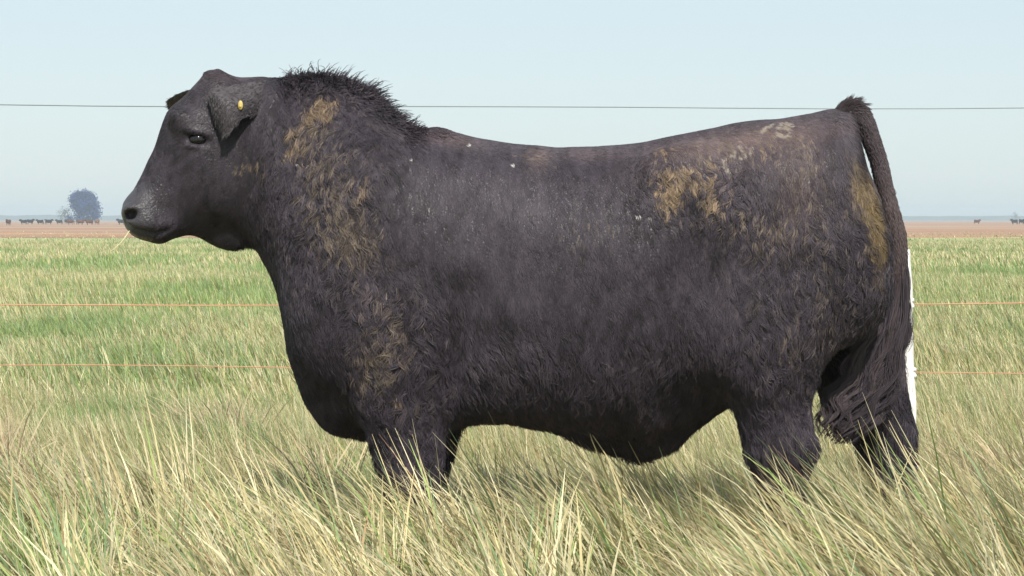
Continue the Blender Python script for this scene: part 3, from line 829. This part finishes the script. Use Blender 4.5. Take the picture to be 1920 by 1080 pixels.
#@@FAR
# ------------------------------------------------------------------ cattle, trees and ridge far off
CV, CF = surface_nets(f_body, LO, HI, .032, 2)
CV = laplace(CV, CF, 2)
cow_mats = {'black': mat_new('far_black_hide', (.022, .018, .018), .8, .1), 'brown': mat_new('far_brown_hide', (.10, .042, .022), .8, .1),
            'tan': mat_new('far_tan_hide', (.24, .13, .07), .8, .1)}
cow_mesh = {k: mesh_np('cow', CV, CF) for k in cow_mats}
for k in cow_mats: cow_mesh[k].materials.append(cow_mats[k])
HERD = [  # px, distance, heading in degrees, coat, label
    (15, 430, 75, 'brown', 'reddish brown cow standing alone at the far left of the distant herd'),
    (43, 500, 5, 'black', 'black cow at the left end of the row of distant cattle'),
    (58, 520, 172, 'black', 'second black cow from the left in the row of distant cattle'),
    (74, 505, 10, 'black', 'third black cow from the left in the row of distant cattle'),
    (88, 720, 30, 'black', 'small far black cow standing behind the row, left of the blue tree'),
    (93, 515, 185, 'black', 'fourth black cow from the left in the row of distant cattle'),
    (110, 525, 20, 'black', 'black cow just left of the blue tree in the distant row'),
    (124, 610, 80, 'black', 'black cow standing taller at the left edge of the blue tree'),
    (131, 490, 0, 'brown', 'dark brown cow below the left half of the blue tree'),
    (145, 600, 100, 'black', 'black cow right in front of the trunk of the blue tree'),
    (152, 480, 180, 'brown', 'brown cow below the middle of the blue tree'),
    (166, 455, 25, 'brown', 'reddish brown cow at the right end of the distant row'),
    (183, 450, 120, 'tan', 'tan cow just right of the distant row, nearest the muzzle of the bull'),
    (226, 480, 0, 'black', 'black cow half hidden behind the muzzle of the bull'),
    (1692, 900, 70, 'black', 'tiny dark cow on the horizon beside the tail of the bull'),
    (1833, 560, 185, 'brown', 'lone brown cow on the bare field at the right'),
    (1901, 520, 10, 'black', 'black cow near the right edge, left one of the pair'),
    (1917, 540, 200, 'black', 'black cow cut by the right edge of the picture')]
for px, d, hd, kind, label in HERD:
    o = obj('cow', cow_mesh[kind], None)
    sc_ = .74 + .1*random.random()
    o.location = ((px-960)*d/FPX, d-CAM_D, .06); o.rotation_euler = (0, 0, R(hd)); o.scale = (sc_, sc_, sc_)
    tag(o, label, 'cow', 'cattle grazing far off')

def far_tree(px, d, h, wdt, nleaf, label, leaf_col, bark_col, seed, trunk_r=.35, sparse=1.0):
    r = np.random.default_rng(seed)
    x0 = (px-960)*d/FPX; y0 = d-CAM_D
    t = empty('tree', (x0, y0, .05)); tag(t, label, 'tree', 'trees on the far plain')
    bm_ = mat_new('pale_bark', bark_col, .9, .1)
    Vs, Fs, off = [], [], 0
    tips = []
    def add(p, rr):
        nonlocal off
        V, F = tube_np(p, rr, 7); Vs.append(V); Fs.append(F+off); off += len(V)
    trunk = np.array([[0, 0, 0], [.1, 0, h*.15], [.05, .1, h*.35], [.3, 0, h*.6], [.2, .1, h*.85]])
    add(trunk, np.array([1.3, 1, .8, .5, .15])*trunk_r)
    for k in range(16):
        f = .15 + .7*r.random(); a = r.random()*6.28
        i = f*4; p0 = trunk[int(i)]*(1-i % 1) + trunk[min(4, int(i)+1)]*(i % 1)
        ln = wdt*.5*(.5+.5*r.random())*(1-.8*f)
        p1 = p0 + np.array([math.cos(a)*ln*.55, math.sin(a)*ln*.55, ln*.3]); p2 = p0 + np.array([math.cos(a)*ln, math.sin(a)*ln, ln*(.35+.4*r.random())])
        add(np.array([p0, p1, p2]), np.array([.4, .25, .08])*trunk_r); tips += [p1, p2, (p1+p2)/2]
    obj('trunk', mesh_np('trunk', np.concatenate(Vs), np.concatenate(Fs)), bm_, t)
    # crown: many small leaf clumps spread through uneven lobes
    lob = []
    for k in range(int(46*sparse)):
        a = r.random()*6.28; u = r.random()
        zz = h*(.05 + .84*u); prof = math.sqrt(max(.04, 1-(u/1.02)**2))*(1.0 + .25*r.random())
        q_ = r.random()**.45; lob.append((math.cos(a)*wdt*.40*prof*q_, math.sin(a)*wdt*.40*prof*q_, zz, wdt*(.055+.085*r.random())))
    lob += [(p[0], p[1], p[2], wdt*.09) for p in tips]
    lob = np.array(lob); li = r.integers(0, len(lob), nleaf)
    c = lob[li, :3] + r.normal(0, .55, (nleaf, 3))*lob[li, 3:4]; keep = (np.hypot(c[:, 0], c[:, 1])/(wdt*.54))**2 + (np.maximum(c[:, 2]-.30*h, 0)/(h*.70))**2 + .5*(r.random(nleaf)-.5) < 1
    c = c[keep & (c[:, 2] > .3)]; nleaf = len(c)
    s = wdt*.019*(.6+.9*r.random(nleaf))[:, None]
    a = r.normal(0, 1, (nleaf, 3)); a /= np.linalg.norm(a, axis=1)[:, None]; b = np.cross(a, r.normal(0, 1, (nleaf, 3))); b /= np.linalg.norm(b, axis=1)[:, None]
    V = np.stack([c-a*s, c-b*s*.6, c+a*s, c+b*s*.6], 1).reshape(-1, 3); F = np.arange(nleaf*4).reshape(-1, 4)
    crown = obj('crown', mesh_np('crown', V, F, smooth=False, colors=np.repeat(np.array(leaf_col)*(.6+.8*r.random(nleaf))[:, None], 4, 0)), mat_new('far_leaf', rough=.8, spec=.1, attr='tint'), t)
    crown['kind'] = 'stuff'
    return t
far_tree(156, 780, 12.0, 14.5, 15000, 'rounded bluish tree behind the distant cattle at the left', (.030, .056, .185), (.33, .30, .27), 4)  # blue cast of the distant haze is put into the leaf colour
far_tree(120, 800, 6.6, 7.5, 700, 'small sparse tree at the left foot of the rounded bluish tree', (.05, .06, .05), (.25, .23, .2), 5, .12, .8)
far_tree(1903, 1300, 6.0, 7.5, 500, 'tiny faint tree on the horizon above the pair of cows at the right', (.05, .06, .05), (.25, .23, .2), 6, .12, .8)

# low line of far woods along the horizon
hx = np.linspace(-2300, 2300, 461)
hz = 3.2 + 2.6*fbm2(hx*.004+2, hx*0+1, 3) + 1.4*fbm2(hx*.05, hx*0+4, 2) + np.where(hx < -300, 1.2, 0)
D_ = 2600
V = np.concatenate([np.stack([hx, np.full_like(hx, D_), 0*hx], -1), np.stack([hx, np.full_like(hx, D_+8), hz], -1), np.stack([hx, np.full_like(hx, D_+60), hz*.9], -1), np.stack([hx, np.full_like(hx, D_+80), 0*hx], -1)])
n = len(hx); idx = np.arange(4*n).reshape(4, n)
F = np.stack([idx[:-1, :-1], idx[:-1, 1:], idx[1:, 1:], idx[1:, :-1]], -1).reshape(-1, 4)
tag(obj('hills', mesh_np('hills', V, F), mat_new('far_woods', (.06, .075, .06), .9, .1)), 'low bluish line of land along the horizon', kind='structure')
print('far', round(time.time()-T0, 1))

#@@GRASS
# ------------------------------------------------------------------ grass
grass_mat = bpy.data.materials.new('grass_blades'); grass_mat.use_nodes = True
_n, _l = grass_mat.node_tree.nodes, grass_mat.node_tree.links
_b = _n['Principled BSDF']; _b.inputs['Roughness'].default_value = .55; _b.inputs['Specular IOR Level'].default_value = .25
_a = _n.new('ShaderNodeAttribute'); _a.attribute_name = 'tint'
_tr = _n.new('ShaderNodeBsdfTranslucent'); _mx = _n.new('ShaderNodeMixShader'); _mx.inputs[0].default_value = .35
_l.new(_a.outputs['Color'], _b.inputs['Base Color']); _l.new(_a.outputs['Color'], _tr.inputs['Color'])
_l.new(_b.outputs[0], _mx.inputs[1]); _l.new(_tr.outputs[0], _mx.inputs[2]); _l.new(_mx.outputs[0], _n['Material Output'].inputs['Surface'])

def blades(x, y, length, width, lean0, lean1, az, col_base, col_tip, nseg):
    """Grass blades: curved tapering strips rooted at (x, y); lean angles from upright, az the way they lean."""
    n = len(x); K = nseg+1
    q = np.linspace(0, 1, K)
    th = lean0[:, None]*(1-q) + lean1[:, None]*q
    ds = (length/nseg)[:, None]
    hs = np.concatenate([np.zeros((n, 1)), np.cumsum(np.sin((th[:, 1:]+th[:, :-1])/2)*ds, 1)], 1)
    vs = np.concatenate([np.zeros((n, 1)), np.cumsum(np.cos((th[:, 1:]+th[:, :-1])/2)*ds, 1)], 1)
    cx = x[:, None] + hs*np.cos(az)[:, None]; cy = y[:, None] + hs*np.sin(az)[:, None]; cz = ground_z(x, y)[:, None] - .01 + vs
    fa = az + np.pi/2 + rng.normal(0, .7, n)
    wd = width[:, None]*np.array([.8, 1, .95, .75, .12] if nseg == 4 else [.9, .8, .12] if nseg == 2 else [.9, .15])/2
    ox, oy = np.cos(fa)[:, None]*wd, np.sin(fa)[:, None]*wd
    Lf = np.stack([cx-ox, cy-oy, cz], -1); Rt = np.stack([cx+ox, cy+oy, cz], -1)
    V = np.stack([Lf, Rt], 2).reshape(-1, 3)
    b = (np.arange(n)*2*K)[:, None]; F = np.concatenate([b + np.array([2*k, 2*k+1, 2*k+3, 2*k+2]) for k in range(nseg)], 1).reshape(-1, 4)
    qq = np.repeat(q, 2)
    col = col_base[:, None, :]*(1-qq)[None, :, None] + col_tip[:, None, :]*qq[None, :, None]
    return V, F, col.reshape(-1, 3)

STRAW = np.array([.56, .48, .26]); PALE = np.array([.68, .62, .41]); GREEN = np.array([.235, .30, .105]); BLUEG = np.array([.20, .285, .15]); RUST = np.array([.34, .20, .11])
def grass_colors(x, y, n, dry):
    r = rng.random(n)
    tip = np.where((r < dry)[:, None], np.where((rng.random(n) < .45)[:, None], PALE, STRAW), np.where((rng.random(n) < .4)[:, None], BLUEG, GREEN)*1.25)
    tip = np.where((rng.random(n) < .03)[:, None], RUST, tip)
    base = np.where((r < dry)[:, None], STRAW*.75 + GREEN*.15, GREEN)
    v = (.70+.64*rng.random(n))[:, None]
    return base*v, tip*v
def frame_half(d): return d*960/FPX

def green_patch(x, y):
    """Where the sward is green rather than dry (1 = green)."""
    g = np.clip((fbm2(x*.55+20, y*.40+3, 3)-.47)*6, 0, 1)*np.interp(y, [1.0, 3.0], [.25, 1])
    for cx_, cy_, rx, ry, a in ((-1.08, -1.35, .38, .35, 1), (.27, -1.45, .13, .25, .9), (.85, -.95, .22, .25, .5), (-.88, .35, .14, .4, .6), (-.62, 1.6, .3, .7, 1), (-1.35, 3.2, .35, .8, 1), (-1.9, 9, .9, 2.5, 1), (2.6, 14, 1.2, 5, 1)):
        g = np.maximum(g, a*np.exp(-((x-cx_)/rx)**2-((y-cy_)/ry)**2))
    return g

parts_tall, parts_short = [], []
# tall wind-blown tussocks round the bull and before it
nt = 2150
ty_ = -3.1 + 4.9*rng.random(nt)**.9; tx_ = (rng.random(nt)*2-1)*(frame_half(CAM_D+ty_)+1.3)
per = 40
cx = np.repeat(tx_, per) + rng.normal(0, .042, nt*per); cy = np.repeat(ty_, per) + rng.normal(0, .042, nt*per); n = nt*per
h_t = (.25 + .22*rng.random(nt))*(.72 + .58*fbm2(tx_*1.9+5, ty_*1.9, 2))
dtt = CAM_D+ty_
h_t *= np.interp(ty_, [-3, -.8, -.3, .6, 1.8], [.82, .88, .80, .50, .36])
ln = np.repeat(h_t, per)*(.75+.75*rng.random(n))*1.12
taz = math.pi + rng.normal(0, .42, nt) - .15 + 2.2*(fbm2(tx_*1.3, ty_*1.3+30, 2)-.5); az = np.repeat(taz, per) + rng.normal(0, .20, n)
tl = .25+.60*rng.random(nt) + .60*(rng.random(nt) < .25)
l0 = np.repeat(tl*.35, per) + rng.normal(0, .12, n); l1 = np.repeat(tl+.50, per) + rng.normal(0, .22, n)
gp = np.repeat(green_patch(tx_, ty_), per)
dry = np.clip(.88 - .62*gp - .25*np.repeat(rng.random(nt) < .15, per), .08, 1)
cb, ct = grass_colors(cx, cy, n, dry); tv = np.repeat(.72+.52*rng.random(nt), per)[:, None]; cb, ct = cb*tv, ct*tv
wd = (.0042+.0055*rng.random(n)**1.6)
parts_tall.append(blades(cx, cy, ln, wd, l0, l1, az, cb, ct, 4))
# scattered bent stems and broken blades lying every way
n = 7000
y = -3.1+4.8*rng.random(n); x = (rng.random(n)*2-1)*(frame_half(CAM_D+y)+1.0)
cb, ct = grass_colors(x, y, n, np.full(n, .93))
parts_tall.append(blades(x, y, (.28+.30*rng.random(n))*np.interp(y, [-.5, .5], [1, .6]), .003+.003*rng.random(n), .1+.5*rng.random(n), .7+1.3*rng.random(n), math.pi+rng.normal(0, 1.1, n), cb, ct*1.05, 4))
# under-growth between the tussocks
n = 60000
y = -3.1+5.5*rng.random(n); x = (rng.random(n)*2-1)*(frame_half(CAM_D+y)+1.0)
cb, ct = grass_colors(x, y, n, np.clip(.72-.5*green_patch(x, y), .05, 1))
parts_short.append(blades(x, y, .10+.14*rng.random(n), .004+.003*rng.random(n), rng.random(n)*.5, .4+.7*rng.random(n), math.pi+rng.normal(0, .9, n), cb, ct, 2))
# the shorter pasture behind, thinning with distance
def band(d0, d1, n, h0, h1, w, nseg, margin):
    d = np.sqrt(d0**2 + (d1**2-d0**2)*rng.random(n)); y = d-CAM_D; x = (rng.random(n)*2-1)*(frame_half(d)+margin)
    # a thinner, broader-bladed stand goes on to both sides of the view
    m = n//4; d2 = np.sqrt(d0**2 + (d1**2-d0**2)*rng.random(m)); x2 = np.where(rng.random(m) < .5, -1, 1)*(frame_half(d2)+margin + rng.random(m)*(.24*d2+1))
    w = np.concatenate([np.full(n, w), np.full(m, w*1.7)]); n = n+m; x = np.concatenate([x, x2]); y = np.concatenate([y, d2-CAM_D])
    gp = np.maximum(green_patch(x, y)*(y < 6), green_patch(x*.5, y*.35+3.1*(y*.35 < 3)))
    tall = fbm2(x*.9+60, y*.7, 3)
    ln = (h0+(h1-h0)*rng.random(n))*(.55+.9*tall)
    cb, ct = grass_colors(x, y, n, np.clip(np.interp(y, [4, 12], [.80, .66])-.60*gp, .08, 1))
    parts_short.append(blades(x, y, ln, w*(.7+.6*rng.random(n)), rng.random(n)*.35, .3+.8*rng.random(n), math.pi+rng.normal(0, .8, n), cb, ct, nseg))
band(8.3, 13, 90000, .13, .30, .0055, 2, 1.0)
band(13, 24, 110000, .10, .24, .011, 2, 1.2)
band(24, 48, 90000, .10, .20, .018, 1, 2)
band(48, 110, 80000, .10, .20, .04, 1, 4)
band(110, 200, 9000, .08, .16, .09, 1, 8)
# dead tussocks: arching tan blades thrown out all round
for tx0, ty0, r0, nb, hh in ((-2.2, 2.3, .15, 520, .40), (-1.42, 3.7, .22, 700, .34), (-1.75, 1.0, .14, 380, .36), (-.72, 1.5, .12, 260, .36), (2.0, 1.9, .2, 420, .32), (1.75, .2, .16, 300, .36), (-1.2, -.4, .14, 380, .42), (.75, -1.3, .14, 360, .36), (-.35, -1.1, .12, 300, .36)):
    az = rng.random(nb)*6.283; rr = r0*np.sqrt(rng.random(nb)); x = tx0 + rr*np.cos(az); y = ty0 + rr*np.sin(az); az = az*.55 + math.pi*.45 + rng.normal(0, .5, nb)
    tan = np.where((rng.random(nb) < .14)[:, None], np.array([.48, .36, .23]), np.array([.60, .49, .31]))*(.6+.6*rng.random(nb))[:, None]
    parts_tall.append(blades(x, y, hh*(.6+.8*rng.random(nb)), .004+.005*rng.random(nb), .1+.4*rng.random(nb), .9+1.3*rng.random(nb), az, tan*.85, tan, 4))
def join(parts):
    off = 0; Vs, Fs, Cs = [], [], []
    for V, F, c in parts: Vs.append(V); Fs.append(F+off); Cs.append(c); off += len(V)
    return np.concatenate(Vs), np.concatenate(Fs), np.concatenate(Cs)
V, F, c = join(parts_tall)
tag(obj('long_grass', mesh_np('long_grass', V, F, colors=c), grass_mat), 'long wind-blown straw coloured grass around the legs of the bull', 'grass', kind='stuff')
print('tall quads', len(F))
V, F, c = join(parts_short)
tag(obj('short_grass', mesh_np('short_grass', V, F, colors=c), grass_mat), 'shorter mixed green and dry pasture grass behind the fence', 'grass', kind='stuff')
print('short quads', len(F), round(time.time()-T0, 1))

#@@HAZE
# ------------------------------------------------------------------ hazy air
hz_m = bpy.data.materials.new('hazy_air'); hz_m.use_nodes = True
_n, _l = hz_m.node_tree.nodes, hz_m.node_tree.links
_n.remove(_n['Principled BSDF'])
_v = _n.new('ShaderNodeVolumePrincipled'); _v.inputs['Color'].default_value = (.82, .94, 1.0, 1); _v.inputs['Density'].default_value = .0005
_l.new(_v.outputs['Volume'], _n['Material Output'].inputs['Volume'])
x0, x1, y0, y1, z0, z1 = -2900, 2900, -100, 2900, -1.5, 16.0
V = np.array([(x, y, z) for x in (x0, x1) for y in (y0, y1) for z in (z0, z1)])
F = np.array([(0, 1, 3, 2), (4, 6, 7, 5), (0, 4, 5, 1), (2, 3, 7, 6), (0, 2, 6, 4), (1, 5, 7, 3)])
tag(obj('haze', mesh_np('haze', V, F, smooth=False), hz_m), 'thin bluish haze over the far plain', kind='stuff')
